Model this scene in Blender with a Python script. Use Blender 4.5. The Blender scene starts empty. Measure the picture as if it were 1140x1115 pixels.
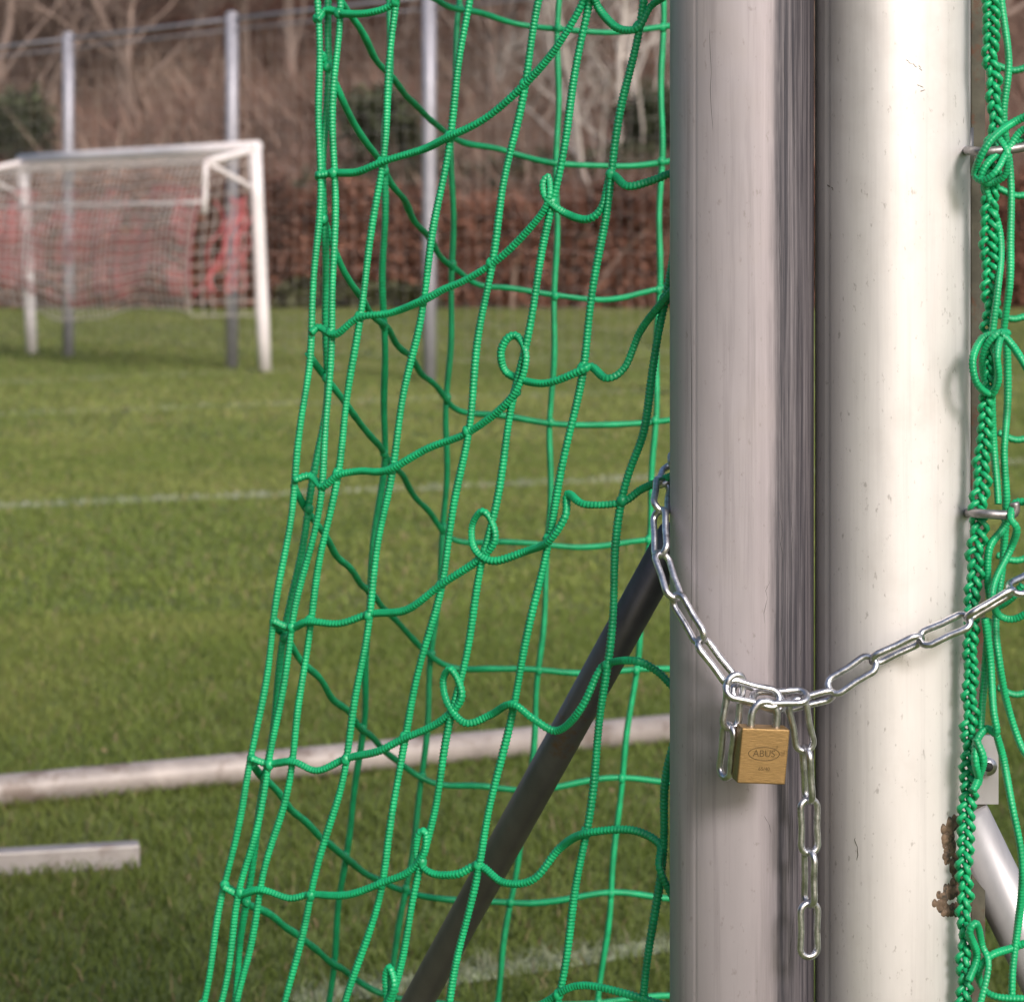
import bpy, math, random, bmesh
import numpy as np
from mathutils import Vector
rng = np.random.default_rng(7); random.seed(7)
scene = bpy.context.scene
# Layout of the site: image pixel coordinates plus an assumed distance (m)
# give world coordinates in metres (X right, Y into the scene, Z up).
F = 2700.0; HC = 1.15
def P(u, v, d): return np.array([(u-570.0)/F*d, d, HC-(v-269.0)/F*d])

# ------------------------------------------------------------------ helpers
def new_mat(name):
    m = bpy.data.materials.new(name); m.use_nodes = True
    nt = m.node_tree; b = nt.nodes['Principled BSDF']
    return m, nt, b
def N(nt, t, **kw):
    n = nt.nodes.new(t)
    for k, v in kw.items(): setattr(n, k, v)
    return n
def ramp(nt, stops):
    r = N(nt, 'ShaderNodeValToRGB'); el = r.color_ramp.elements
    while len(el) < len(stops): el.new(0.5)
    for e, (p, c) in zip(el, stops):
        e.position = p; e.color = (*c, 1) if len(c) == 3 else c
    return r
def noise(nt, scale, detail=4, rough=0.55, vscale=None, coord='Object'):
    tc = N(nt, 'ShaderNodeTexCoord'); mp = N(nt, 'ShaderNodeMapping')
    if vscale: mp.inputs['Scale'].default_value = vscale
    n = N(nt, 'ShaderNodeTexNoise'); n.inputs['Scale'].default_value = scale
    n.inputs['Detail'].default_value = detail; n.inputs['Roughness'].default_value = rough
    nt.links.new(tc.outputs[coord], mp.inputs[0]); nt.links.new(mp.outputs[0], n.inputs['Vector'])
    return n
def mixc(nt, fac, a, b, mode='MIX'):
    m = N(nt, 'ShaderNodeMix', data_type='RGBA', blend_type=mode)
    for i, s in ((0, fac), (6, a), (7, b)):
        if isinstance(s, bpy.types.NodeSocket): nt.links.new(s, m.inputs[i])
        elif i == 0: m.inputs[0].default_value = s
        else: m.inputs[i].default_value = (*s, 1)
    return m.outputs[2]
def mul(nt,a,b):
    m=N(nt,'ShaderNodeMath',operation='MULTIPLY')
    for i,s in enumerate((a,b)):
        if isinstance(s,bpy.types.NodeSocket): nt.links.new(s,m.inputs[i])
        else: m.inputs[i].default_value=s
    return m.outputs[0]
def bump(nt, b, h, strength=0.3, dist=0.001):
    bp = N(nt, 'ShaderNodeBump'); bp.inputs['Strength'].default_value = strength
    bp.inputs['Distance'].default_value = dist
    nt.links.new(h, bp.inputs['Height']); nt.links.new(bp.outputs[0], b.inputs['Normal'])

class MB:
    def __init__(s): s.v=[]; s.f=[]; s.n=0
    def add(s, v, f):
        s.v.append(np.asarray(v, float)); s.f.extend([tuple(i+s.n for i in q) for q in f]); s.n += len(v)
    def obj(s, name, mat, smooth=True, parent=None):
        me = bpy.data.meshes.new(name); me.from_pydata(np.concatenate(s.v).tolist(), [], s.f)
        if smooth: me.polygons.foreach_set('use_smooth', [True]*len(me.polygons))
        o = bpy.data.objects.new(name, me); scene.collection.objects.link(o)
        me.materials.append(mat)
        if parent: o.parent = parent
        return o
def empty(name):
    o = bpy.data.objects.new(name, None); scene.collection.objects.link(o); return o

def smooth_path(pts, step):
    p = np.asarray(pts, float)
    q = np.vstack([2*p[0]-p[1], p, 2*p[-1]-p[-2]])
    out = []
    for i in range(1, len(q)-2):
        a,b,c,d = q[i-1],q[i],q[i+1],q[i+2]
        n = 14; t = np.linspace(0,1,n,endpoint=False)[:,None]
        out.append(0.5*((2*b)+(-a+c)*t+(2*a-5*b+4*c-d)*t*t+(-a+3*b-3*c+d)*t**3))
    out.append(p[-1:]); o = np.concatenate(out)
    s = np.concatenate([[0],np.cumsum(np.linalg.norm(np.diff(o,axis=0),axis=1))])
    m = max(3,int(s[-1]/step)+1); ss = np.linspace(0,s[-1],m)
    return np.stack([np.interp(ss,s,o[:,k]) for k in range(3)],1), ss
def frames(p):
    T = np.gradient(p, axis=0); T /= np.linalg.norm(T,axis=1)[:,None]+1e-12
    n = np.cross(T[0],[0.3,1,0.1]); n/=np.linalg.norm(n); Ns=[]
    for t in T:
        n = n - t*np.dot(n,t); n/=np.linalg.norm(n)+1e-12; Ns.append(n)
    Ns=np.array(Ns); return T,Ns,np.cross(T,Ns)
def tube(mb, p, r, seg=10, braid=0, ss=None, k=900.0, cap=True):
    T,A,B = frames(p); m=len(p); r=np.broadcast_to(r,(m,))
    th=np.linspace(0,2*np.pi,seg,endpoint=False)
    R=r[:,None]*np.ones((m,seg))
    if braid:
        a1=np.sin(k*ss[:,None]+2*th); a2=np.sin(k*ss[:,None]-2*th+0.6)
        R = R*(1+braid*(a1*a2))
    v=p[:,None,:]+R[:,:,None]*(np.cos(th)[None,:,None]*A[:,None,:]+np.sin(th)[None,:,None]*B[:,None,:])
    f=[(i*seg+j,i*seg+(j+1)%seg,(i+1)*seg+(j+1)%seg,(i+1)*seg+j) for i in range(m-1) for j in range(seg)]
    if cap: f += [tuple(range(seg))[::-1], tuple((m-1)*seg+j for j in range(seg))]
    mb.add(v.reshape(-1,3), f)
def bar(mb, a, b, r, seg=16):
    p=np.linspace(a,b,4); tube(mb,p,r,seg)
def box(mb, c, ax, ay, az):
    c=np.asarray(c,float); v=[]
    for k in (-1,1):
        for j in (-1,1):
            for i in (-1,1): v.append(c+i*np.asarray(ax)+j*np.asarray(ay)+k*np.asarray(az))
    mb.add(v,[(0,2,3,1),(4,5,7,6),(0,1,5,4),(2,6,7,3),(0,4,6,2),(1,3,7,5)])
def ico(mb, c, r, sub=2, jit=0.0):
    bm=bmesh.new(); bmesh.ops.create_icosphere(bm,subdivisions=sub,radius=1)
    v=np.array([x.co[:] for x in bm.verts]); f=[tuple(q.index for q in g.verts) for g in bm.faces]; bm.free()
    if jit: v*= (1+jit*rng.standard_normal(len(v)))[:,None]
    mb.add(np.asarray(c)+v*np.asarray(r), f)

# ------------------------------------------------------------------ materials
def mat_alu(name, base, metal, dirt=None, grime=0.35, r0=.28, r1=.46):
    m,nt,b = new_mat(name)
    n1=noise(nt,7,7,0.65,(1,1,0.35)); n2=noise(nt,14,9,0.7,(7,7,0.22)); n3=noise(nt,90,5,0.6,(4,4,0.2))
    c1=ramp(nt,[(0.3,tuple(x*0.84 for x in base)),(0.7,tuple(min(1,x*1.06) for x in base))])
    nt.links.new(n1.outputs[0],c1.inputs[0])
    s=ramp(nt,[(0.50,(0,0,0)),(0.72,(1,1,1))]); nt.links.new(n2.outputs[0],s.inputs[0])
    col=mixc(nt,mul(nt,s.outputs[0],grime),c1.outputs[0],(0.20,0.18,0.19))
    n4=noise(nt,240,3,0.6,(1,1,0.5)); s4=ramp(nt,[(0.64,(0,0,0)),(0.73,(1,1,1))]); nt.links.new(n4.outputs[0],s4.inputs[0])
    col=mixc(nt,mul(nt,s4.outputs[0],0.5),col,(0.22,0.19,0.18))
    n6=noise(nt,12,5,0.65); s6=ramp(nt,[(0.5,(0,0,0)),(0.75,(1,1,1))]); nt.links.new(n6.outputs[0],s6.inputs[0])
    col=mixc(nt,mul(nt,s6.outputs[0],0.3),col,(0.38,0.33,0.30))
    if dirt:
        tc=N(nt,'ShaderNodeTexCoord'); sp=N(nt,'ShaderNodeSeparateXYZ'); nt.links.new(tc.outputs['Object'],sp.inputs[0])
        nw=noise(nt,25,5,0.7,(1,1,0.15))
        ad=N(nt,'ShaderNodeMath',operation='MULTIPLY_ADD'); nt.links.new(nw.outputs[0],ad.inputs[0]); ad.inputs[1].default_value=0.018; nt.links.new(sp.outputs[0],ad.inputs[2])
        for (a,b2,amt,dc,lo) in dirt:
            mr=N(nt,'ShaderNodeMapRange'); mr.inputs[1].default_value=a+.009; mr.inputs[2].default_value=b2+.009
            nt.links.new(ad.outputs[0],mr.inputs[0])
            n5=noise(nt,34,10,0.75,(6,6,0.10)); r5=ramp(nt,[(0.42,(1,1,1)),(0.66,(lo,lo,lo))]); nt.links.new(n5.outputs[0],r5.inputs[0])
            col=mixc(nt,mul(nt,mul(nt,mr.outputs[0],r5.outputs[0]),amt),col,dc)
    nt.links.new(col,b.inputs['Base Color'])
    b.inputs['Metallic'].default_value=metal
    rr=N(nt,'ShaderNodeMapRange'); rr.inputs[1].default_value=.3; rr.inputs[2].default_value=.7; rr.inputs[3].default_value=r0; rr.inputs[4].default_value=r1
    nt.links.new(n1.outputs[0],rr.inputs[0]); nt.links.new(rr.outputs[0],b.inputs['Roughness'])
    bump(nt,b,n3.outputs[0],0.15,0.0006)
    return m
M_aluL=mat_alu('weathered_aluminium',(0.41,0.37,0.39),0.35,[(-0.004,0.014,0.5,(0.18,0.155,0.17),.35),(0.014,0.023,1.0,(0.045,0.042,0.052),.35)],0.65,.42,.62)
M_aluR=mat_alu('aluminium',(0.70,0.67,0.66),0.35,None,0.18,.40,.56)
def simple(name, col, rough=0.5, metal=0.0, var=0.25, scale=30, bmp=0.15, dark=None, vs=None):
    m,nt,b=new_mat(name); n=noise(nt,scale,6,0.6,vs)
    r=ramp(nt,[(0.3,tuple(c*(1-var) for c in col)),(0.7,tuple(min(1,c*(1+var)) for c in col))]); nt.links.new(n.outputs[0],r.inputs[0])
    out=r.outputs[0]
    if dark:
        n2=noise(nt,scale*0.6,7,0.7); s=ramp(nt,[(dark[1],(0,0,0)),(dark[1]+0.08,(1,1,1))]); nt.links.new(n2.outputs[0],s.inputs[0])
        out=mixc(nt,s.outputs[0],out,dark[0])
    nt.links.new(out,b.inputs['Base Color']); b.inputs['Roughness'].default_value=rough; b.inputs['Metallic'].default_value=metal
    if bmp: bump(nt,b,n.outputs[0],bmp,0.001)
    return m
M_rope=simple('green_braided_cord',(0.008,0.34,0.130),0.42,0,0.25,60,0)
M_rope2=simple('white_cord',(0.52,0.47,0.44),0.7,0,0.1,10,0)
M_red=simple('red_cord',(0.48,0.11,0.12),0.7,0,0.25,3,0)
M_zinc=simple('zinc_steel',(0.58,0.58,0.61),0.33,1.0,0.3,150,0.4,dark=((0.35,0.34,0.35),0.56))
M_brass=simple('brass',(0.30,0.19,0.078),0.47,0.7,0.25,160,0.3,vs=(1,1,14),dark=((0.19,0.12,0.05),0.58))
M_brassd=simple('brass_engraving',(0.11,0.07,0.03),0.6,0.6,0.1,160,0)
M_dsteel=simple('dark_steel_tube',(0.12,0.11,0.118),0.40,0.45,0.3,20,0.15,dark=((0.15,0.07,0.035),0.62),vs=(1,1,.5))
M_rust=simple('rust',(0.15,0.10,0.065),0.8,0.1,0.45,180,0.8,dark=((0.05,0.04,0.03),0.5))
M_rail=simple('rail_dirty_steel',(0.075,0.07,0.05),0.7,0.2,0.4,60,0.4,dark=((0.09,0.04,0.02),0.56))
M_paint=simple('white_paint',(0.70,0.65,0.65),0.45,0,0.08,6,0.05,dark=((0.58,0.42,0.41),0.60))
M_tube=simple('painted_ground_tube',(0.31,0.27,0.25),0.5,0.1,0.22,14,0.1,dark=((0.19,0.15,0.13),0.54))
M_gbar=simple('grey_ground_bar',(0.34,0.31,0.30),0.5,0.2,0.18,14,0.1,dark=((0.24,0.20,0.18),0.58))
M_galv=simple('galvanised_pole',(0.34,0.33,0.37),0.5,0.3,0.12,12,0)
M_brace=simple('grey_tube',(0.36,0.35,0.36),0.42,0.4,0.2,25,0.1,vs=(1,1,.3))
M_black=simple('black_hole',(0.02,0.02,0.02),0.8,0,0.1,12,0)
M_bark=simple('bark',(0.21,0.155,0.13),0.9,0,0.3,2.5,0)
M_birch=simple('birch_bark',(0.46,0.41,0.37),0.8,0,0.2,3,0,dark=((0.12,0.09,0.08),0.6))
M_litter=simple('leaf_litter_slope',(0.235,0.15,0.115),0.95,0,0.4,0.5,0,dark=((0.13,0.095,0.065),0.56))
M_dryleaf=simple('dry_leaf',(0.24,0.16,0.08),0.8,0,0.4,20,0)

def mat_attr(name, trans=0.3, rough=0.6):
    m,nt,b=new_mat(name); a=N(nt,'ShaderNodeAttribute'); a.attribute_name='Col'
    nt.links.new(a.outputs[0],b.inputs['Base Color']); b.inputs['Roughness'].default_value=rough
    b.inputs['Specular IOR Level'].default_value=0.3
    t=N(nt,'ShaderNodeBsdfTranslucent'); nt.links.new(a.outputs[0],t.inputs[0])
    mx=N(nt,'ShaderNodeMixShader'); mx.inputs[0].default_value=trans
    nt.links.new(b.outputs[0],mx.inputs[1]); nt.links.new(t.outputs[0],mx.inputs[2])
    nt.links.new(mx.outputs[0],nt.nodes['Material Output'].inputs[0]); return m
M_blade=mat_attr('grass_blade',0.4); M_leaf=mat_attr('foliage',0.25,0.7)

def raw_mesh(name, verts, loops, sizes, cols, mat, parent=None):
    me=bpy.data.meshes.new(name); me.vertices.add(len(verts)); me.vertices.foreach_set('co',verts.astype(np.float32).ravel())
    me.loops.add(len(loops)); me.loops.foreach_set('vertex_index',loops.astype(np.int32))
    st=np.concatenate([[0],np.cumsum(sizes)[:-1]]).astype(np.int32)
    me.polygons.add(len(sizes)); me.polygons.foreach_set('loop_start',st)
    me.update(calc_edges=True)
    if cols is not None:
        ca=me.color_attributes.new('Col','FLOAT_COLOR','POINT')
        c4=np.ones((len(verts),4),np.float32); c4[:,:3]=cols; ca.data.foreach_set('color',c4.ravel())
    me.materials.append(mat)
    o=bpy.data.objects.new(name,me); scene.collection.objects.link(o)
    if parent: o.parent=parent
    return o

# ------------------------------------------------------------------ ground + grass
LINES=[(np.array([-2.21,10.47,0]),np.array([0.77,11.75,0]),0.045),
       (np.array([-3.4,16.1,0]),np.array([-0.6,17.6,0]),0.05),
       (np.array([-4.2,19.6,0]),np.array([-1.6,22.0,0]),0.05),
       (np.array([-0.33,3.66,0]),np.array([0.30,3.98,0]),0.035)]
def ext(l,a,b=None):
    b=a if b is None else b
    d=l[1]-l[0]; L=np.linalg.norm(d); d=d/L
    return l[0]-d*a,l[1]+d*b,l[2]
LINES=[ext(LINES[0],14),ext(LINES[1],10),ext(LINES[2],8),ext(LINES[3],0,3)]
def line_mask(x,y):
    m=np.zeros_like(x)
    for i,(a,b,w) in enumerate(LINES):
        d=(b-a)[:2]; L=np.linalg.norm(d); d/=L
        s=(x-a[0])*d[0]+(y-a[1])*d[1]; t=abs((x-a[0])*-d[1]+(y-a[1])*d[0])
        k=np.clip((w+0.012-t)/0.024,0,1)*(s>0)*(s<L)
        m=np.maximum(m,k*[0.75,0.4,0.35,0.32][i])
    return m
def vnoise(x,y,s,seed):
    r=np.random.default_rng(seed).random((128,128))
    X=x/s+300;Y=y/s+300; xi=np.floor(X).astype(int); yi=np.floor(Y).astype(int); fx=X-xi; fy=Y-yi
    fx=fx*fx*(3-2*fx); fy=fy*fy*(3-2*fy); g=lambda a,b:r[a%128,b%128]
    return (g(xi,yi)*(1-fx)+g(xi+1,yi)*fx)*(1-fy)+(g(xi,yi+1)*(1-fx)+g(xi+1,yi+1)*fx)*fy
def grass_zone(y0,y1,dens,h,w,sidem):
    hw=0.235*y1+sidem; area=(y1-y0)*2*hw; n=int(area*dens)
    y=rng.uniform(y0,y1,n); x=rng.uniform(-hw,hw,n)
    k=abs(x)<0.235*y+sidem; x=x[k];y=y[k]
    keep=rng.random(len(x))<0.75+0.35*vnoise(x,y,0.12,3); x=x[keep];y=y[keep]; n=len(x)
    H=h*(0.5+0.9*rng.random(n))*(0.8+0.4*vnoise(x,y,0.25,5)); W=w*(0.6+0.8*rng.random(n))
    az=rng.uniform(0,2*np.pi,n); la=rng.uniform(0,2*np.pi,n); lean=H*(0.2+1.1*rng.random(n))
    s=np.stack([np.cos(az),np.sin(az),0*az],1)*(W/2)[:,None]; b=np.stack([x,y,0*x],1)
    L=np.stack([np.cos(la),np.sin(la),0*la],1)
    mid=b+L*(lean*0.3)[:,None]; mid[:,2]=H*0.6
    tip=b+L*lean[:,None]; tip[:,2]=H
    V=np.stack([b-s,b+s,mid+s*0.8,mid-s*0.8,tip],1)
    big=vnoise(x,y,1.6,11)*0.45+vnoise(x,y,0.45,12)*0.35+vnoise(x,y,5,13)*0.2; rnd=rng.random(n)
    g=np.array([0.235,0.285,0.060]); yl=np.array([0.35,0.35,0.12]); dk=np.array([0.160,0.222,0.047]); br=np.array([0.36,0.28,0.15])
    t=np.clip(big*1.5-0.25+0.35*(rnd-.5),0,1)[:,None]; c=dk*(1-t)+g*t
    t2=np.clip(big*2.2-1.05,0,1)[:,None]*0.6; c=c*(1-t2)+yl*t2
    isb=(rng.random(n)<0.06)[:,None]; c=np.where(isb,br,c)
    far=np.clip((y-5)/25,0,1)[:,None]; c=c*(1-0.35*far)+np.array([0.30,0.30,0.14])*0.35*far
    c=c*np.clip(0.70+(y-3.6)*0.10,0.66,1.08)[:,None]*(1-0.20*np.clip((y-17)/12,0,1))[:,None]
    lm=(line_mask(x,y)*(rng.random(n)<0.9))[:,None]; c=c*(1-lm)+np.array([0.62,0.62,0.56])*lm
    c=c*(0.8+0.4*rng.random((n,1)))
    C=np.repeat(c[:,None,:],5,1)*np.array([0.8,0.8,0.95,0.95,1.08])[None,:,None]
    return V.reshape(-1,3),C.reshape(-1,3)
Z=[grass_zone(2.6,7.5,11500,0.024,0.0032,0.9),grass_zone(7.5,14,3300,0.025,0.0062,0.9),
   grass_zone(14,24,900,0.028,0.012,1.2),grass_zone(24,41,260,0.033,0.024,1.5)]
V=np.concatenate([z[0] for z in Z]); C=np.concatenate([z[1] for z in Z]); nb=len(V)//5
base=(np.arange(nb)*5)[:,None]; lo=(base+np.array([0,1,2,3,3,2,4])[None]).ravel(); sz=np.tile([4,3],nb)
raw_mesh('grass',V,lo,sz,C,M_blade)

m,nt,b=new_mat('turf_soil')
n1=noise(nt,0.6,8,0.6); n2=noise(nt,25,6,0.7)
r1=ramp(nt,[(0.3,(0.095,0.135,0.03)),(0.5,(0.135,0.165,0.038)),(0.7,(0.19,0.19,0.06))]); nt.links.new(n1.outputs[0],r1.inputs[0])
r2=ramp(nt,[(0.3,(0.5,0.5,0.5)),(0.7,(1.2,1.2,1.2))]); nt.links.new(n2.outputs[0],r2.inputs[0])
nt.links.new(mixc(nt,1.0,r1.outputs[0],r2.outputs[0],'MULTIPLY'),b.inputs['Base Color']); b.inputs['Roughness'].default_value=0.95
g=MB(); g.add([(-400,-400,0),(400,-400,0),(400,400,0),(-400,400,0)],[(0,1,2,3)]); g.obj('ground',m,False)
M_line=simple('line_paint',(0.30,0.33,0.20),0.9,0,0.4,20,0)
ml=MB()
for a,bb,w in LINES:
    d=(bb-a)/np.linalg.norm(bb-a); nn=np.array([-d[1],d[0],0])*w; z=np.array([0,0,0.004])
    ml.add([a-nn+z,bb-nn+z,bb+nn+z,a+nn+z],[(0,1,2,3)])
ml.obj('pitch_marking',M_line,False)
lv=MB()
for i in range(70):
    y=random.uniform(3.2,20); x=random.uniform(-0.24*y-.5,0.24*y+.5); r=random.uniform(0.008,0.016); a=random.uniform(0,6.3)
    u=np.array([math.cos(a),math.sin(a),random.uniform(-.4,.4)])*r; w=np.array([-math.sin(a),math.cos(a),random.uniform(-.5,.5)])*r*0.6
    c=np.array([x,y,0.02+random.random()*0.008]); lv.add([c-u,c+w*0.9,c+u,c-w],[(0,1,2,3)])
lv.obj('fallen_leaves',M_dryleaf,False)

# ------------------------------------------------------------------ hillside, hedge, woodland
hl=MB(); nx,ny=60,30; vs=[]
for j in range(ny):
    for i in range(nx):
        x=-90+180*i/(nx-1); y=44+ j*5.0
        z=0.02+ (y-44)*0.30 + 1.2*(vnoise(np.array([x]),np.array([y]),9,21)[0]-.5)*(min(1,(y-44)/10)) if j else -0.1
        vs.append((x,y,z))
hl.add(vs,[(j*nx+i,j*nx+i+1,(j+1)*nx+i+1,(j+1)*nx+i) for j in range(ny-1) for i in range(nx-1)])
hl.obj('hillside',M_litter)
def hz(y): return max(0,(y-44)*0.30)
def leaf_quads(c, size, cols):
    n=len(c); a=rng.standard_normal((n,3)); a/=np.linalg.norm(a,axis=1)[:,None]
    b2=np.cross(a,rng.standard_normal((n,3))); b2/=np.linalg.norm(b2,axis=1)[:,None]
    s=(size*(0.5+rng.random(n)))[:,None]; V=np.stack([c-a*s,c-b2*s*0.6,c+a*s,c+b2*s*0.6],1)
    return V.reshape(-1,3), np.repeat(cols,4,0)
def quads_obj(name,V,C,mat,parent=None):
    return raw_mesh(name,V,np.arange(len(V)),np.full(len(V)//4,4),C,mat,parent)
n=95000; x=rng.uniform(-17,17,n); y=41.3+rng.uniform(0,1.3,n); top=1.4+1.3*vnoise(x,y,1.6,31)**1.5+0.55*vnoise(x,y,0.4,32)
z=top*rng.random(n)**0.75
sh=vnoise(x,z,0.5,33)*0.6+vnoise(x,z,2.2,34)*0.6
c=np.array([0.180,0.085,0.058])*(0.35+sh[:,None]*1.1)*(0.6+0.8*rng.random((n,1)))
gr=(vnoise(x,z,1.8,35)>0.78)[:,None]; c=np.where(gr,np.array([0.10,0.105,0.05])*(0.6+0.8*rng.random((n,1))),c)
v4,c4=leaf_quads(np.stack([x,y,z],1),0.055,c); quads_obj('beech_hedge',v4,c4,M_leaf)

def make_tree(h,seed,lean=0.08,r0=None,forks=5):
    rr=random.Random(seed); mb=MB(); tw=[]
    def branch(p,d,L,r,lev):
        n=5; pts=[p]; dd=d.copy()
        for i in range(n):
            dd=dd+np.array([rr.gauss(0,.13),rr.gauss(0,.13),rr.gauss(0.03,.08)]); dd/=np.linalg.norm(dd)
            pts.append(pts[-1]+dd*L/n)
        pts=np.array(pts); rad=np.linspace(r,r*0.45,n+1)
        tube(mb,pts,rad,6 if lev<2 else 4,cap=False)
        if lev>=3:
            for k in range(9):
                a=pts[rr.randint(1,n)]; q=dd+np.array([rr.gauss(0,.6),rr.gauss(0,.6),rr.gauss(.2,.5)]); q/=np.linalg.norm(q)
                tw.append((a,q,rr.uniform(.4,1.1)))
            return
        for k in range(forks if lev else forks+5):
            t=rr.uniform(.35,1.0) if lev else rr.uniform(.18,1.0)
            i=min(n-1,int(t*n)); a=pts[i]+(pts[i+1]-pts[i])*(t*n-i)
            q=dd*0.6+np.array([rr.gauss(0,.7),rr.gauss(0,.7),rr.uniform(0,.5)]); q/=np.linalg.norm(q)
            branch(a,q,L*rr.uniform(.38,.6),rad[i]*rr.uniform(.35,.55),lev+1)
    branch(np.zeros(3),np.array([rr.gauss(0,lean),rr.gauss(0,lean),1.0]),h,r0 or h*0.011,0)
    vs=[];fs=[]
    for a,q,l in tw:
        s=np.cross(q,[rr.random(),rr.random(),rr.random()]); s/=np.linalg.norm(s)+1e-9; s*=0.010; k=len(vs)
        vs+= [a-s,a+s,a+q*l]; fs.append((k,k+1,k+2))
    mb.add(vs,fs)
    return mb
def mesh_only(mb,name,mat):
    me=bpy.data.meshes.new(name); me.from_pydata(np.concatenate(mb.v).tolist(),[],mb.f); me.materials.append(mat); return me
protos=[mesh_only(make_tree(9+s%3*1.5,100+s),'bare_tree_mesh',M_bark) for s in range(5)]
wood=empty('woodland')
for row,(y0,cnt,spread) in enumerate([(49,7,13),(55,11,15),(62,16,18),(71,18,22),(83,18,26)]):
    for i in range(cnt):
        xx=-spread+2*spread*(i+random.uniform(.1,.9))/cnt; yy=y0+random.uniform(-2,3)
        o=bpy.data.objects.new('bare_tree',random.choice(protos)); scene.collection.objects.link(o)
        o.location=(xx,yy,hz(yy)-0.2); s=random.uniform(.75,1.25); o.scale=(s,s,s); o.rotation_euler=(0,0,random.uniform(0,6.3)); o.parent=wood
def make_brush(seed):
    rr=random.Random(seed); vs=[];fs=[]
    for i in range(520):
        a=np.array([rr.gauss(0,.5),rr.gauss(0,.5),0]); q=np.array([rr.gauss(0,.4),rr.gauss(0,.4),1]); l=rr.uniform(.6,2.3)
        p1=a+q*l*.5; p2=p1+(q+np.array([rr.gauss(0,.5),rr.gauss(0,.5),0]))*l*.5
        s=np.array([rr.gauss(0,1),rr.gauss(0,1),0]); s/=np.linalg.norm(s); s*=0.017; k=len(vs)
        vs+=[a-s,a+s,p1+s,p1-s,p2]; fs+=[(k,k+1,k+2,k+3),(k+3,k+2,k+4)]
    mb=MB(); mb.add(vs,fs); return mb
M_brush=[simple('brush_twigs',c,0.9,0,0.4,1.5,0) for c in ((0.25,0.17,0.135),(0.29,0.21,0.165),(0.215,0.115,0.088))]
bp=[mesh_only(make_brush(s),'brush_mesh',M_brush[s%3]) for s in range(6)]
und=empty('undergrowth')
for i in range(720):
    yy=43.3+ (random.random()**1.3)*45; sp=0.24*yy+3; xx=random.uniform(-sp,sp)
    o=bpy.data.objects.new('brush',random.choice(bp)); scene.collection.objects.link(o)
    o.location=(xx,yy,hz(yy)-0.1); s=random.uniform(.7,1.5); o.scale=(s,s,s); o.rotation_euler=(0,0,random.uniform(0,6.3)); o.parent=und
def place_tree(name,mb,mat,loc):
    o=mb.obj(name,mat); o.location=loc; return o
for i,(u,d,h,sd) in enumerate([(672,44.5,6.5,5),(700,45,7.5,9),(690,45.5,7,14)]):
    place_tree('birch_tree',make_tree(h,sd,0.10,r0=0.085,forks=3),M_birch,((u-570)/F*d,d,hz(d)-.1))
for u,d,h,sd in [(155,50,9,33),(560,50,9,44),(20,49,9,51)]:
    place_tree('oak_tree',make_tree(h,sd,0.05,r0=0.15),M_bark,((u-570)/F*d,d,hz(d)-.1))
for u,d,zc,rx,rz in [(425,44.6,3.3,.85,.75),(460,44.8,2.5,.9,.7),(20,44.6,3.2,.8,.8),(600,44.5,2.3,1.3,.5),(700,44.5,2.4,1.2,.55),(735,45,3.4,.8,.8),(375,44.6,2.1,.8,.5)]:
    n=4200; p=rng.standard_normal((n,3)); p/=np.linalg.norm(p,axis=1)[:,None]; p*=(rng.random(n)**0.45)[:,None]
    lump=0.55+0.75*vnoise(p[:,0]*3+u,p[:,2]*3+p[:,1]*2,0.7,41); p*=lump[:,None]
    c0=np.array([(u-570)/F*d,d,zc]); q=c0+p*np.array([rx,rx*.6,rz])
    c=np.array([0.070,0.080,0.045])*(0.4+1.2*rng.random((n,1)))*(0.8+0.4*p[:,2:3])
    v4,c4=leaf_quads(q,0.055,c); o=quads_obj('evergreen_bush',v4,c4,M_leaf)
    st=MB()
    for k in range(5):
        tube(st,np.array([c0*[1,1,0]+[random.gauss(0,.1),0,hz(d)-.1],c0+[random.gauss(0,.3),0,-0.3],c0+[random.gauss(0,.5),0,.3]]),np.array([.05,.03,.015]),6)
    st.obj('stems',M_bark,parent=o)
n=60000; t=rng.random(n); ang=np.radians(-100+75*t); R=16+rng.uniform(-1,1,n)  # leaf-quad screen added out of view behind-left to darken the post reflections
zz=rng.random(n)**.8*8.5; prf=1-np.abs(((t*26)%1)-.5)*2*(zz/9.5); k=rng.random(n)<prf
x=R*np.sin(ang); y=-R*np.cos(ang); q=np.stack([x,y,zz],1)[k]
v4,c4=leaf_quads(q,0.30,np.array([0.03,0.045,0.02])*(0.5+rng.random((len(q),1)))); o=quads_obj('unseen_reflection_screen',v4,c4,M_leaf)

# ------------------------------------------------------------------ far goal
goal=empty('football_goal')
A0=np.array([-4.87,24.6,0]); B0=np.array([-2.17,21.3,0]); tdir=(B0-A0)/np.linalg.norm(B0-A0); nd=np.array([-0.775,-0.634,0]); H=2.0
up=np.array([0,0,1.0])
fr=MB()
for q in (A0,B0): tube(fr,np.linspace(q,q+up*H,5)+np.linspace(0,1,5)[:,None]*np.array([-0.09,0,0]),0.058,20)
tp=np.array([-0.09,0,0]); bar(fr,A0+up*(H-.02)+tp-tdir*.05,B0+up*(H-.02)+tp+tdir*.05,0.056,20)
fr.obj('frame',M_paint,parent=goal)
br=MB(); Ae=A0+tp+nd*0.5+up*1.84; Be=B0+tp+nd*0.5+up*1.84
for q,e in ((A0,Ae),(B0,Be)):
    bar(br,q+tp+up*(H-.04),e,0.030); bar(br,q+tp*.8+up*1.60,e,0.020)
    bar(br,e,e+nd*0.02-up*0.45,0.022)
bar(br,Ae-up*.35+nd*.02,Be-up*.35+nd*.02,0.018)
br.obj('net_support',M_paint,parent=goal)
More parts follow.
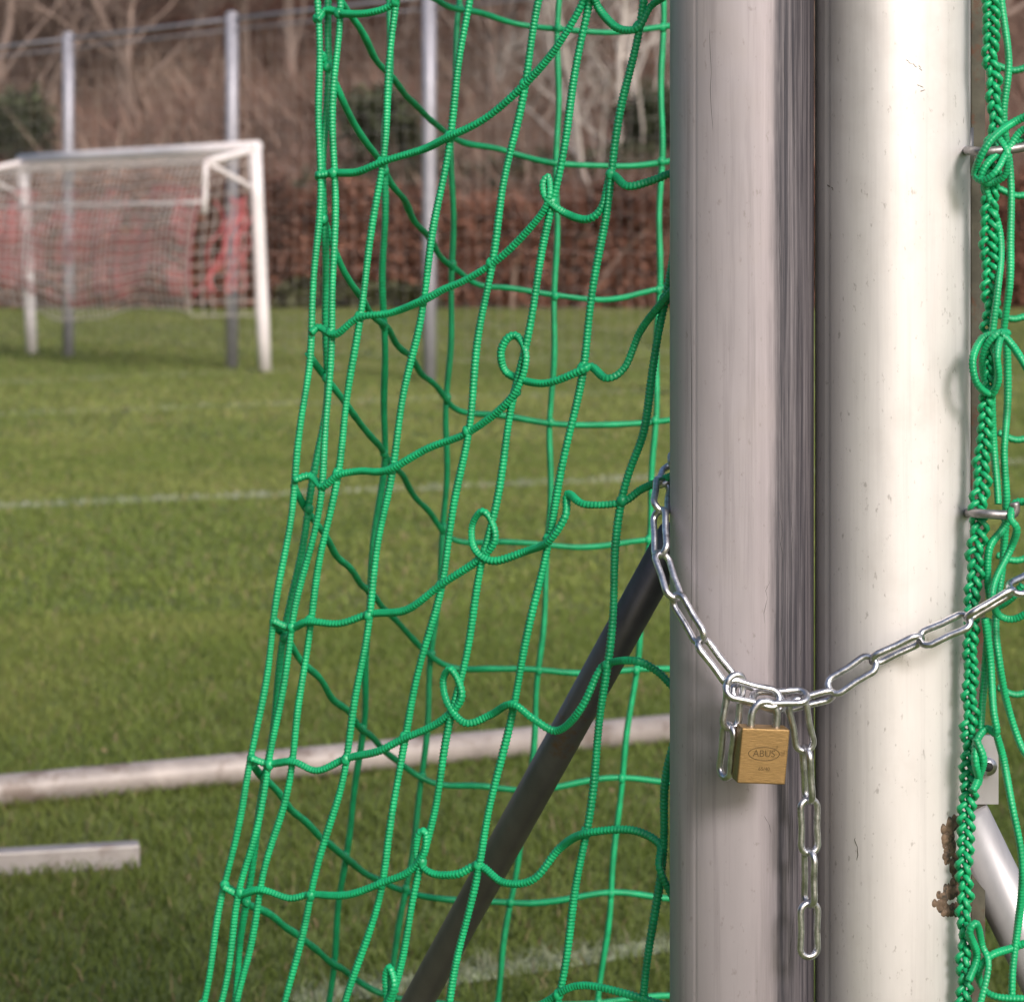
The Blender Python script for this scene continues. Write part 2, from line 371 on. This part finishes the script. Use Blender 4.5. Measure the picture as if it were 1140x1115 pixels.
def netsheet(mb,fn,nu,nv,r,keep=None,seg=4):
    g_=[[fn(i/nu,j/nv) for j in range(nv+1)] for i in range(nu+1)]
    for i in range(nu+1):
        for j in range(nv+1):
            for di,dj in ((1,0),(0,1)):
                if i+di<=nu and j+dj<=nv and (keep is None or keep(i,j)):
                    tube(mb,np.array([g_[i][j],g_[i+di][j+dj]]),r,seg,cap=False)
wob=lambda a,b,s: np.array([math.sin(a*23+s),math.cos(b*17+s*2),math.sin(a*31+b*9)*.7])*0.02
nt1=MB()
def sheet_back(a,b_):
    p=Ae*(1-a)+Be*a; zz=1.84-(1.84-0.5-0.08*math.sin(a*9))*b_; q=p.copy(); q[2]=zz
    return q+nd*(0.20*math.sin(b_*2.2))+wob(a,b_,1)
netsheet(nt1,sheet_back,42,14,0.0055)
def sheet_top(a,b_): return (A0+tp+up*(H-.03))*(1-a)*(1-b_)+(B0+tp+up*(H-.03))*a*(1-b_)+Ae*(1-a)*b_+Be*a*b_-up*.06*math.sin(b_*3.14)
netsheet(nt1,sheet_top,42,5,0.0055)
def side(e,q):
    def f(a,b_):
        t_=(q+tp+up*(H-.03))*(1-a)+e*a; t2=t_.copy(); t2[2]=t_[2]-(t_[2]-.5)*b_
        return t2+nd*(0.20*math.sin(b_*2.2))*a+wob(a,b_,3)
    return f
netsheet(nt1,side(Ae,A0),5,12,0.0035); netsheet(nt1,side(Be,B0),5,12,0.0035)
nt1.obj('net',M_rope2,parent=goal)
# second, red net hung behind the white one: fine cords, irregularly bunched
rd=MB(); rk=random.Random(5)
def kr(i,j):
    f=vnoise(np.array([i*1.0]),np.array([j*1.0]),9.0,77)[0]*.7+.45*vnoise(np.array([i*1.0]),np.array([j*1.0]),4,78)[0]
    return rk.random()<min(1,max(0.10,(f-0.40)*4.0))
netsheet(rd,lambda a,b_: sheet_back(a*.97+.02,0.16+b_*.74)-nd*(.10+.04*math.sin(a*60)),100,34,0.0052,kr)
for e,q in ((Ae,A0),(Be,B0)):
    for k in range(9):
        a=random.uniform(.1,.8); s0=side(e,q)
        pts=[s0(min(1,max(0,a-0.45*(1-t)*a+random.gauss(0,.07))),.28+.58*t) for t in np.linspace(0,1,7)]
        pp,_=smooth_path(pts,.06); tube(rd,pp,0.0065,5)
rd.obj('red_net',M_red,parent=goal)

# ------------------------------------------------------------------ ball-catch fence
fence=empty('ball_stop_fence')
pole=MB(); pts_=[(-4.40,24.05),(-2.53,21.9),(-0.68,19.9),(1.3,18.0),(-6.3,26.2),(-8.2,28.4)]
order=[5,4,0,1,2,3]
for x,y in pts_:
    bar(pole,np.array([x,y,-.05]),np.array([x,y,3.2]),0.056,18)
    ico(pole,(x,y,3.2),(.06,.06,.03))
pole.obj('poles',M_galv,parent=fence)
rl=MB()
for i in range(5):
    a=pts_[order[i]]; b_=pts_[order[i+1]]
    for z in (3.16,3.06):
        bar(rl,np.array([*a,z]),np.array([*b_,z]),0.014 if z>3.1 else .007,8)
rl.obj('top_rail',M_galv,parent=fence)
fm=MB()
for i in range(5):
    a=np.array([*pts_[order[i]],0]); b_=np.array([*pts_[order[i+1]],0])
    netsheet(fm,lambda s,t: a*(1-s)+b_*s+up*(.2+2.88*t)+wob(s,t,i),20,20,0.0012,None,3)
fm.obj('mesh_net',M_rope2,parent=fence)

# ------------------------------------------------------------------ near posts
D0=1.84
def post(name,cx,hx,hy,mat,groove,ztop=2.0,p=2.3,rot=0):
    n=260; th=np.linspace(0,2*np.pi,n,endpoint=False)
    c,s=np.cos(th),np.sin(th); prof=np.column_stack([hx*np.sign(c)*abs(c)**(2/p),hy*np.sign(s)*abs(s)**(2/p)])
    a=math.radians(rot); prof=prof@np.array([[math.cos(a),math.sin(a)],[-math.sin(a),math.cos(a)]])
    prof[:,0]*=hx/prof[:,0].max()
    for gx,w,dp in groove:
        k=(abs(prof[:,0]-gx)<w)&(prof[:,1]<0); prof[k]*=(1-dp)
    mb=MB(); zs=np.array([-0.02,0.4,0.8,1.2,1.6,ztop-0.004,ztop]); v=[]
    for i,z in enumerate(zs):
        sc=0.95 if i==len(zs)-1 else 1
        v.append(np.column_stack([prof*sc,np.full(n,z)]))
    v=np.concatenate(v); f=[(i*n+j,i*n+(j+1)%n,(i+1)*n+(j+1)%n,(i+1)*n+j) for i in range(len(zs)-1) for j in range(n)]
    f.append(tuple((len(zs)-1)*n+j for j in range(n)))
    mb.add(v,f); o=mb.obj(name,mat); o.location=(cx,D0,0)
    i0,i1=np.argmin(prof[:,0]),np.argmax(prof[:,0])
    idx=np.arange(i0,i1+(n if i1<i0 else 0))%n; fp=prof[idx]; fp=fp[np.argsort(fp[:,0])]
    return o,(lambda dx: D0+np.interp(dx,fp[:,0],fp[:,1]))
XL,XR=0.1743,0.2885
pL,yL=post('goal_post',XL,0.0548,0.055,M_aluL,[(-0.0385,0.0005,0.008)],p=2.3,rot=-12)
pR,yR=post('goal_post',XR,0.0578,0.055,M_aluR,[(-0.0515,0.0008,0.015)],p=2.4,rot=22)
def nick(mb,u,v,u2,v2,r,which=0):
    c,ys=((XR,yR) if which==0 else (XL,yL)); pts=[]
    for t in np.linspace(0,1,8):
        uu=u+(u2-u)*t+random.gauss(0,.8); vv=v+(v2-v)*t; d=1.785
        for _ in range(3): q=P(uu,vv,d); d=float(ys(q[0]-c))
        q[1]=d+r*.55; pts.append(q)
    tube(mb,np.array(pts),r*np.array([.3,.8,1,.7,1,.9,.7,.3]),5)
nk=MB()
for a in [(1008,66,1016,72),(1016,70,1021,76),(1022,72,1027,80),(1021,94,1029,98),(1024,102,1031,100),(922,205,930,212),(952,930,955,960)]:
    nick(nk,*a,0.0005)
nk.obj('scuff_marks',M_rail,parent=pR).matrix_parent_inverse=pR.matrix_basis.inverted()
nk=MB()
for a in [(880,760,884,1010),(889,300,891,460),(876,820,879,1000),(882,100,885,200),(893,640,891,800),(872,40,875,110),(885,1010,877,1080),(770,300,770,760),(868,560,872,640),(856,640,850,700),(850,905,860,930),(790,20,793,160),(868,680,876,760),(884,560,880,640),(866,200,869,330)]:
    nick(nk,*a,0.00024,1)
nk.obj('scuff_marks',M_black,parent=pL).matrix_parent_inverse=pL.matrix_basis.inverted()
def keep(o,par):
    o.parent=par; bpy.context.view_layer.update(); o.matrix_parent_inverse=par.matrix_world.inverted()
bpy.context.view_layer.update()
rb=MB(); q=P(1083,500,1.868); box(rb,(q[0],1.868,1.0),(0.0052,0,0),(0,0.022,0),(0,0,0.99)); keep(rb.obj('net_rail',M_rail,False),pR)
hk=MB()
for u0,v0,u1,v1 in [(1073,168,1138,164),(1074,571,1124,573)]:
    a=P(u0,v0,1.84);b_=P(u1,v1,1.775); c_=P(u1+5,v1-14,1.775)
    pp,_=smooth_path([a,P(u0+8,v0,1.79),P(u0+25,v0+1,1.775),b_,P(u1+6,v1-5,1.775),c_],0.002); tube(hk,pp,0.0036,12)
    box(hk,P(u0+4,v0,1.835),(0.0025,0,0),(0,.012,0),(0,0,.017))
keep(hk.obj('net_hooks',simple('hook_steel',(0.28,0.27,0.27),0.45,0.8,0.3,150,0.3)),pR)
pb=MB(); q=P(1097,856,1.846); box(pb,q,(0.0095,0,0),(0,0.0025,0),(0,0,0.026)); keep(pb.obj('fixing_plate',M_brace,False),pR)
rv=MB(); q=P(1099,852,1.842); tube(rv,np.array([q,q-[0,.004,0]]),0.0068,20); keep(rv.obj('rivet',M_zinc),pR)
rv=MB(); tube(rv,np.array([q-[0,.003,0],q-[0,.0048,0]]),0.0036,16); keep(rv.obj('rivet_hole',M_black),pR)
bb=MB(); a=P(752,596,1.90); b_=P(440,1160,2.28); e=b_+(b_-a)*((b_[2]-0.03)/(a[2]-b_[2])); bar(bb,a,e,0.0145,28)
keep(bb.obj('diagonal_brace',M_dsteel),pL)
bb=MB(); a=P(1072,905,1.850); b_=P(1160,1085,1.88); e=b_+(b_-a)*((b_[2]-0.03)/(a[2]-b_[2])); bar(bb,a,e,0.0195,32)
keep(bb.obj('diagonal_brace',M_brace),pR)
wd=MB()
arc=[(1062,912),(1054,916),(1049,926),(1047,940),(1049,952),(1054,964),(1060,974),(1064,982),(1056,990),(1046,994),(1039,1002),(1043,1010),(1054,1013),(1066,1008),(1072,996)]
for i in range(260):
    t=random.random()*(len(arc)-1); k=int(t); u=arc[k][0]+(arc[k+1][0]-arc[k][0])*(t-k)+random.gauss(5,3.5); v=arc[k][1]+(arc[k+1][1]-arc[k][1])*(t-k)+random.gauss(0,2.5)
    r=random.uniform(3.0,6.5)*.00066; q=P(u,v,1.80); d=float(yR(min(.0572,q[0]-XR))); q=P(u,v,d+.001); ico(wd,q,(r,r*.5,r*random.uniform(.8,1.5)),2,.03)
keep(wd.obj('rusty_weld',M_rust),pR)

# tubes lying on the ground behind
gf=MB(); dirv=np.array([0.362+1.02,5.60-4.98,0]); dirv/=np.linalg.norm(dirv)
s0=np.array([-1.035,4.93,0.035]); bar(gf,s0-dirv*1.2,s0+dirv*1.75,0.033,28); gf.obj('ground_tube',M_tube)
s1=np.array([(155-570)/F*4.47,4.47,0.022]); d1=np.array([-.93,-.22,0]); d1/=np.linalg.norm(d1); n1_=np.array([-d1[1],d1[0],0])
gf=MB(); box(gf,s1+d1*0.9,d1*0.9,n1_*0.02,up*0.022)
o=gf.obj('ground_bar',M_gbar,False); bv=o.modifiers.new('b','BEVEL'); bv.width=0.004; bv.segments=2

# ------------------------------------------------------------------ green net (left)
def xV1(v):
    return np.interp(v,[-200,0,190,370,535,692,845,985,1115,1300],[352,352,356,346,328,305,280,250,226,190])
def dF(u,v): return 1.868+(745-u)*0.00052
def dB(u,v):
    x=xV1(v); t=np.clip((u-x)/190,0,1); t=t*t*(3-2*t); a=dF(x,v); return a+(2.62-a)*t
front_rows=[
 [(352,22),(362,12),(385,17),(415,14),(440,2),(452,-25)],
 [(354,196),(375,192),(398,190),(425,180),(470,168),(500,152),(545,128),(590,88),(625,45),(650,2),(658,-30)],
 [(658,-10),(666,12),(688,32),(712,30),(726,5),(748,-10)],
 [(346,372),(356,366),(375,372),(400,352),(435,348),(470,336),(495,322),(520,310),(560,284),(598,244),(612,218),(612,196),(606,203),(610,220),(630,238),(652,246),(668,232),(680,194),(700,206),(725,202),(748,194)],
 [(328,536),(345,531),(358,541),(375,527),(400,523),(435,524),(480,497),(520,480),(560,455),(580,428),(586,395),(575,373),(562,377),(556,396),(566,418),(605,427),(648,410),(658,407),(674,422),(695,410),(716,366),(748,322)],
 [(305,692),(325,698),(345,690),(378,694),(410,685),(452,678),(490,652),(528,627),(549,602),(546,577),(536,568),(527,585),(530,612),(550,626),(585,613),(610,600),(630,574),(634,551),(652,563),(690,559),(714,542),(748,530)],
 [(280,845),(300,851),(325,847),(352,856),(385,845),(420,838),(450,820),(492,800),(514,780),(512,760),(502,746),(494,758),(498,782),(517,803),(546,795),(571,785),(595,800),(621,812),(645,788),(664,752),(676,740),(708,734),(732,745),(752,768)],
 [(250,985),(268,993),(290,990),(320,1001),(346,996),(390,994),(425,983),(452,972),(470,950),(474,926),(466,928),(466,955),(482,973),(508,974),(532,963),(560,980),(596,978),(625,945),(652,926),(700,922),(735,940),(736,968),(752,1005)],
 [(224,1118),(270,1135),(320,1128),(385,1130),(425,1120),(440,1098),(434,1078),(429,1095),(438,1122),(500,1128),(560,1135),(598,1118),(640,1098),(690,1104),(748,1120)],
]
front_cols=[
 [(352,-60),(353,0),(356,190),(346,370),(328,535),(305,692),(280,845),(250,985),(226,1115),(205,1200)],
 [(382,-60),(378,0),(372,110),(371,192),(373,280),(368,372),(358,541),(325,698),(300,851),(268,990),(246,1115),(228,1200)],
 [(446,-60),(440,0),(425,180),(400,352),(375,527),(345,690),(325,847),(290,992),(265,1115),(250,1200)],
 [(532,-60),(522,0),(500,152),(470,336),(435,524),(410,685),(385,845),(346,996),(318,1115),(298,1200)],
 [(612,-60),(601,0),(545,300),(520,480),(490,652),(450,820),(425,983),(385,1115),(360,1200)],
 [(672,-60),(656,0),(622,190),(583,390),(546,585),(509,770),(472,950),(436,1110),(410,1200)],
 [(728,-60),(716,0),(680,194),(648,410),(610,600),(571,785),(532,963),(500,1115),(480,1200)],
 [(752,265),(738,345),(718,470),(692,559),(676,740),(652,926),(620,1115),(600,1200)],
 [(752,820),(742,870),(737,950),(716,1115),(706,1200)],
]
back_rows=[
 [(353,-90),(400,-50),(470,-5),(560,22),(650,36),(748,30)],
 [(360,-30),(382,2),(430,80),(500,150),(560,168),(620,181),(690,186),(748,178)],
 [(357,58),(385,120),(428,190),(480,270),(522,312),(570,320),(620,330),(680,332),(748,320)],
 [(355,232),(392,318),(430,366),(475,420),(512,456),(560,464),(612,470),(680,474),(748,466)],
 [(343,392),(385,450),(440,520),(478,572),(508,600),(560,604),(612,606),(670,608),(740,598)],
 [(328,540),(370,610),(440,690),(492,738),(545,744),(600,746),(670,748),(748,744)],
 [(305,695),(375,780),(436,842),(482,870),(535,876),(590,878),(690,866),(748,870)],
 [(281,850),(345,920),(425,982),(500,1000),(580,1005),(680,994),(748,999)],
 [(250,988),(320,1032),(390,1085),(450,1112),(560,1120),(650,1116),(748,1108)],
]
back_cols=[
 [(368,-60),(365,60),(360,235),(364,420),(345,560),(318,700),(298,850),(276,990),(250,1200)],
 [(436,-60),(433,70),(428,190),(427,366),(428,500),(412,650),(404,810),(385,950),(372,1060),(360,1200)],
 [(520,-60),(512,0),(503,150),(504,300),(498,440),(494,590),(480,735),(470,865),(450,1000),(430,1112),(415,1200)],
 [(624,-60),(622,0),(620,181),(618,328),(613,470),(610,606),(600,746),(588,878),(568,1005),(552,1120),(540,1200)],
 [(742,-60),(738,0),(736,178),(733,330),(729,470),(722,600),(708,746),(692,866),(680,994),(666,1116),(655,1200)],
]
net=empty('goal_net')
rp=MB(); RC=0.0029
def rope(mb,pts,r=RC,step=0.0008,seg=12,sag=0.0012,k=1050.0,br=0.28):
    p,ss=smooth_path(pts,step)
    w=np.stack([np.sin(ss*45+random.random()*6),np.sin(ss*37+random.random()*6),np.sin(ss*51+random.random()*6)],1)*sag
    tube(mb,p+w,r*(1+.05*np.sin(ss*60)),seg,br,ss+random.random(),k=k)
for row in front_rows:
    rope(rp,[P(u,v,dF(u,v)+0.004*math.sin(i*2.3)-(0.006 if i%3==0 else 0)) for i,(u,v) in enumerate(row)])
for c_ in front_cols: rope(rp,[P(u,v,dF(u,v)) for u,v in c_])
for row in back_rows: rope(rp,[P(u,v,dB(u,v)) for u,v in row],r=.0031,step=.0012,seg=8,k=900,br=.28)
for c_ in back_cols: rope(rp,[P(u,v,dB(u,v)+.002) for u,v in c_],r=.0031,step=.0012,seg=8,k=900,br=.28)
rp.obj('cords',M_rope,parent=net)
kn=MB()
def cross_pts(A,B):
    out=[]
    for i in range(len(A)-1):
        for j in range(len(B)-1):
            p=np.array(A[i],float);r=np.array(A[i+1],float)-p;q=np.array(B[j],float);s=np.array(B[j+1],float)-q
            cr=r[0]*s[1]-r[1]*s[0]
            if abs(cr)<1e-6: continue
            t=((q-p)[0]*s[1]-(q-p)[1]*s[0])/cr; w=((q-p)[0]*r[1]-(q-p)[1]*r[0])/cr
            if 0<=t<=1 and 0<=w<=1: out.append(p+r*t)
    return out
for rows,cols,df in ((front_rows,front_cols,dF),(back_rows,back_cols,dB)):
    for r_ in rows:
        for c_ in cols:
            for x_ in cross_pts(r_,c_)[:1]:
                ico(kn,P(x_[0],x_[1],df(x_[0],x_[1])),(.0042,.0044,.0050),3,.05)
kn.obj('knots',M_rope,parent=net)

# ------------------------------------------------------------------ green net gathered on the right post
net2=empty('goal_net'); rp=MB()
main=[(1104,-60,1.79),(1104,0,1.79),(1103,60,1.79),(1108,120,1.792),(1105,180,1.79),(1101,250,1.79),(1103,320,1.79),(1102,380,1.79),(1099,440,1.785),(1093,520,1.79),(1088,600,1.785),(1082,680,1.785),(1080,780,1.785),(1079,860,1.785),(1074,950,1.785),(1074,1040,1.785),(1073,1120,1.785),(1071,1200,1.785)]
mp,ms=smooth_path([P(*q) for q in main],0.0008)
T,A_,B_=frames(mp)
for k in range(3):
    ph=k*2*np.pi/3; w=2*np.pi/0.024
    am=0.0044*(1+.25*np.sin(ms*31+k)+.25*np.sin(ms*73+2*k)); wv=ms*w+.9*np.sin(ms*22)
    off=A_*(am*np.sin(wv+ph))[:,None]+B_*(0.0030*np.sin(2*(wv+ph)))[:,None]
    tube(rp,mp+off,0.0021,10,0.20,ms,k=1250.0)
L=lambda pts,d=1.785: [P(u,v,d+0.006*math.sin(i*1.9)) for i,(u,v) in enumerate(pts)]
for pts,d in [
 ([(1152,128),(1128,138),(1105,152),(1090,172),(1084,192),(1094,200),(1110,190),(1124,168),(1138,148),(1155,140)],1.77),
 ([(1150,152),(1126,160),(1100,180),(1090,200),(1100,206),(1118,196),(1122,170),(1112,150)],1.775),
 ([(1116,-60),(1114,0),(1122,70),(1119,130),(1125,190),(1123,260),(1125,320),(1119,372)],1.80),
 ([(1118,372),(1096,376),(1083,398),(1086,425),(1100,438),(1110,425),(1110,398),(1116,376),(1128,384),(1142,404),(1155,430)],1.772),
 ([(1092,378),(1104,385),(1110,410),(1104,436),(1095,425),(1094,395),(1110,374),(1124,372)],1.78),
 ([(1122,376),(1120,440),(1118,500),(1122,560),(1116,620),(1108,690),(1114,740),(1124,790),(1136,830),(1150,850)],1.80),
 ([(1152,560),(1132,562),(1126,578),(1132,590),(1124,610),(1108,640),(1104,664),(1112,684),(1130,690),(1152,680)],1.772),
 ([(1128,560),(1116,585),(1100,610),(1100,650),(1108,676),(1125,668),(1140,650)],1.785),
 ([(1095,690),(1104,740),(1108,790),(1110,816),(1098,812),(1086,826),(1084,850),(1088,868),(1080,880)],1.775),
 ([(1110,816),(1120,850),(1128,900),(1136,960),(1134,1030),(1128,1100),(1126,1180)],1.785),
 ([(1082,880),(1090,862),(1096,842),(1088,820)],1.772),
 ([(1152,1046),(1126,1056),(1102,1064),(1090,1080),(1096,1098),(1112,1108),(1150,1112)],1.785),
 ([(1080,1090),(1088,1064),(1078,1040),(1086,1030),(1092,1052),(1100,1075),(1090,1130),(1088,1190)],1.775),
 ([(1098,206),(1112,260),(1110,320),(1106,372)],1.785),
 ([(1106,440),(1106,500),(1110,560)],1.79),
 ([(1098,690),(1096,740),(1094,812)],1.785)]:
    rope(rp,L(pts,d),r=0.0026,br=.22,k=1200)
for y_ in (75,215,352,487,620,770):
    rope(rp,[P(1110,y_-4,2.3),P(1130,y_+3,2.3),P(1160,y_,2.3),P(1260,y_+10,2.3)],step=.0012,seg=8,k=900)
for x_ in (1150,1220):
    rope(rp,[P(x_,-60,2.3),P(x_+2,200,2.3),P(x_-2,600,2.3),P(x_+2,1200,2.3)],step=.0012,seg=8,k=900)
rp.obj('cords',M_rope,parent=net2)

# ------------------------------------------------------------------ chain
def link_mesh(mb,c,T,W,Lh=0.0222,Wh=0.0093,r=0.0026):
    T=T/np.linalg.norm(T); W=W-T*np.dot(W,T); W/=np.linalg.norm(W); Nn=np.cross(T,W)
    ri=Wh-r; hs=Lh-r-ri; pts=[]
    for a in np.linspace(-np.pi/2,np.pi/2,13): pts.append(T*(hs+ri*math.cos(a))+W*(ri*math.sin(a)))
    for t in np.linspace(1,-1,7)[1:-1]: pts.append(T*hs*t+W*(ri-0.0007*(1-abs(t))))
    for a in np.linspace(np.pi/2,3*np.pi/2,13): pts.append(T*(-hs+ri*math.cos(a))+W*(ri*math.sin(a)))
    for t in np.linspace(-1,1,7)[1:-1]: pts.append(T*hs*t-W*(ri-0.0007*(1-abs(t))))
    pts=np.array(pts); n=len(pts); seg=12; v=[]
    tg=np.roll(pts,-1,0)-np.roll(pts,1,0); tg/=np.linalg.norm(tg,axis=1)[:,None]
    s=np.cross(tg,Nn); rr=np.full(n,r); rr[n//2+6:n//2+9]*=1.12
    for k in range(seg):
        a=2*np.pi*k/seg; v.append(pts+rr[:,None]*(math.cos(a)*s+math.sin(a)*Nn))
    v=np.stack(v,1).reshape(-1,3)+c
    mb.add(v,[(i*seg+j,((i+1)%n)*seg+j,((i+1)%n)*seg+(j+1)%seg,i*seg+(j+1)%seg) for i in range(n) for j in range(seg)])
def chain(mb,pts,a0=0.2,pitch=0.0375,start=0.0):
    p,ss=smooth_path([P(*q) for q in pts],0.001); L_=ss[-1]; k=0; s=start+pitch/2
    cam=np.array([0,-1.0,0.25])
    while s+pitch*0.45<L_:
        f=lambda x: np.array([np.interp(x,ss,p[:,i]) for i in range(3)])
        c=f(s); T=f(min(L_,s+pitch/2))-f(max(0,s-pitch/2)); T/=np.linalg.norm(T)
        side_=np.cross(T,cam); side_/=np.linalg.norm(side_); fw=np.cross(side_,T)
        a=a0+(math.pi/2 if k%2 else 0)+random.gauss(0,.12)
        link_mesh(mb,c,T,side_*math.cos(a)+fw*math.sin(a)); s+=pitch; k+=1
ch=MB()
chain(ch,[(760,500,1.93),(742,530,1.875),(736,560,1.835),(736,610,1.808),(750,658,1.785),(777,705,1.768),(802,742,1.761),(834,776,1.757)],0.6)
chain(ch,[(818,766,1.752),(860,780,1.758),(905,778,1.760),(950,750,1.760),(1000,722,1.760),(1060,697,1.757),(1110,668,1.755),(1150,645,1.77),(1190,625,1.81)],0.45)
chain(ch,[(820,752,1.748),(814,800,1.748),(808,850,1.754),(807,900,1.756)],0.5)
chain(ch,[(886,780,1.752),(896,830,1.757),(900,890,1.76),(901,970,1.76),(900,1105,1.76)],0.22)
for (u,v,d,tx,tz,a) in [(838,772,1.744,1,-.25,.5),(868,776,1.747,1,.05,1.0)]:
    T=np.array([tx,0,tz],float); T/=np.linalg.norm(T); sd=np.cross(T,[0,-1.0,0]); sd/=np.linalg.norm(sd)
    link_mesh(ch,P(u,v,d),T,sd*math.cos(a)+np.array([0,-1.0,0])*math.sin(a))
ch.obj('chain',M_zinc)

# ------------------------------------------------------------------ padlock
lock=empty('padlock')
c=P(847,839,1.742)
bm=bmesh.new(); bmesh.ops.create_cube(bm,size=1); bmesh.ops.scale(bm,vec=(0.0360,0.0140,0.0400),verts=bm.verts)
me=bpy.data.meshes.new('body'); bm.to_mesh(me); bm.free(); o=bpy.data.objects.new('body',me); scene.collection.objects.link(o)
me.materials.append(M_brass); bv=o.modifiers.new('b','BEVEL'); bv.width=0.0012; bv.segments=4; o.parent=lock
sh=MB(); pp,_=smooth_path([(-.0095,0,.018),(-.0095,0,.026),(-.0088,0,.031),(-.005,0,.0365),(0,0,.038),(.005,0,.0365),(.0088,0,.031),(.0095,0,.026),(.0095,0,.018)],0.0012)
tube(sh,pp,0.0029,14); sh.obj('shackle',M_zinc,parent=lock)
em=MB(); t=np.linspace(0,2*np.pi,60)
tube(em,np.column_stack([0.0115*np.cos(t),np.full(60,-.0070),0.002+0.0048*np.sin(t)]),0.0003,6,cap=False)
em.obj('emblem_ring',M_brassd,parent=lock)
def text(s,size,x,z):
    cu=bpy.data.curves.new('lettering','FONT'); cu.body=s; cu.size=size; cu.extrude=0.0001; cu.align_x='CENTER'; cu.align_y='CENTER'
    to=bpy.data.objects.new('lettering',cu); scene.collection.objects.link(to); bpy.context.view_layer.update()
    me2=bpy.data.meshes.new_from_object(to); bpy.data.objects.remove(to)
    o2=bpy.data.objects.new('lettering',me2); scene.collection.objects.link(o2); me2.materials.clear(); me2.materials.append(M_brassd)
    o2.location=(x,-0.0070,z); o2.rotation_euler=(math.pi/2,0,0); o2.parent=lock
text('ABUS',0.0070,0,0.002); text('65/40',0.0038,0.001,-0.009)
lock.location=c; lock.rotation_euler=(math.radians(3),math.radians(4.5),math.radians(12))

# ------------------------------------------------------------------ world, sun, camera
AZ,EL=153.0,32.0
w=bpy.data.worlds.new('World'); scene.world=w; w.use_nodes=True; nt=w.node_tree
sky=N(nt,'ShaderNodeTexSky'); sky.sky_type='NISHITA'; sky.sun_disc=False; sky.sun_elevation=math.radians(EL); sky.sun_rotation=math.radians(AZ)
sky.air_density=1.0; sky.dust_density=3.0; sky.ozone_density=1.0
nt.links.new(sky.outputs[0],nt.nodes['Background'].inputs[0]); nt.nodes['Background'].inputs[1].default_value=0.15
sl=bpy.data.lights.new('sun','SUN'); sl.energy=3.3; sl.angle=math.radians(16); sl.color=(1.0,0.94,0.92)
so=bpy.data.objects.new('sun',sl); scene.collection.objects.link(so)
az=math.radians(AZ); el=math.radians(EL); dv=Vector((math.sin(az)*math.cos(el),math.cos(az)*math.cos(el),math.sin(el)))
so.rotation_euler=dv.to_track_quat('Z','Y').to_euler(); so.location=(5,-5,8)
cd=bpy.data.cameras.new('camera'); co=bpy.data.objects.new('camera',cd); scene.collection.objects.link(co)
co.location=(0,0,HC); co.rotation_euler=(math.pi/2,0,0); cd.sensor_width=36; cd.lens=36*F/1140; cd.shift_y=-288.5/1140
cd.clip_start=0.05; cd.clip_end=1000; cd.dof.use_dof=True; cd.dof.focus_distance=1.80; cd.dof.aperture_fstop=13
scene.camera=co
scene.view_settings.view_transform='Standard'; scene.view_settings.look='None'; scene.view_settings.exposure=0
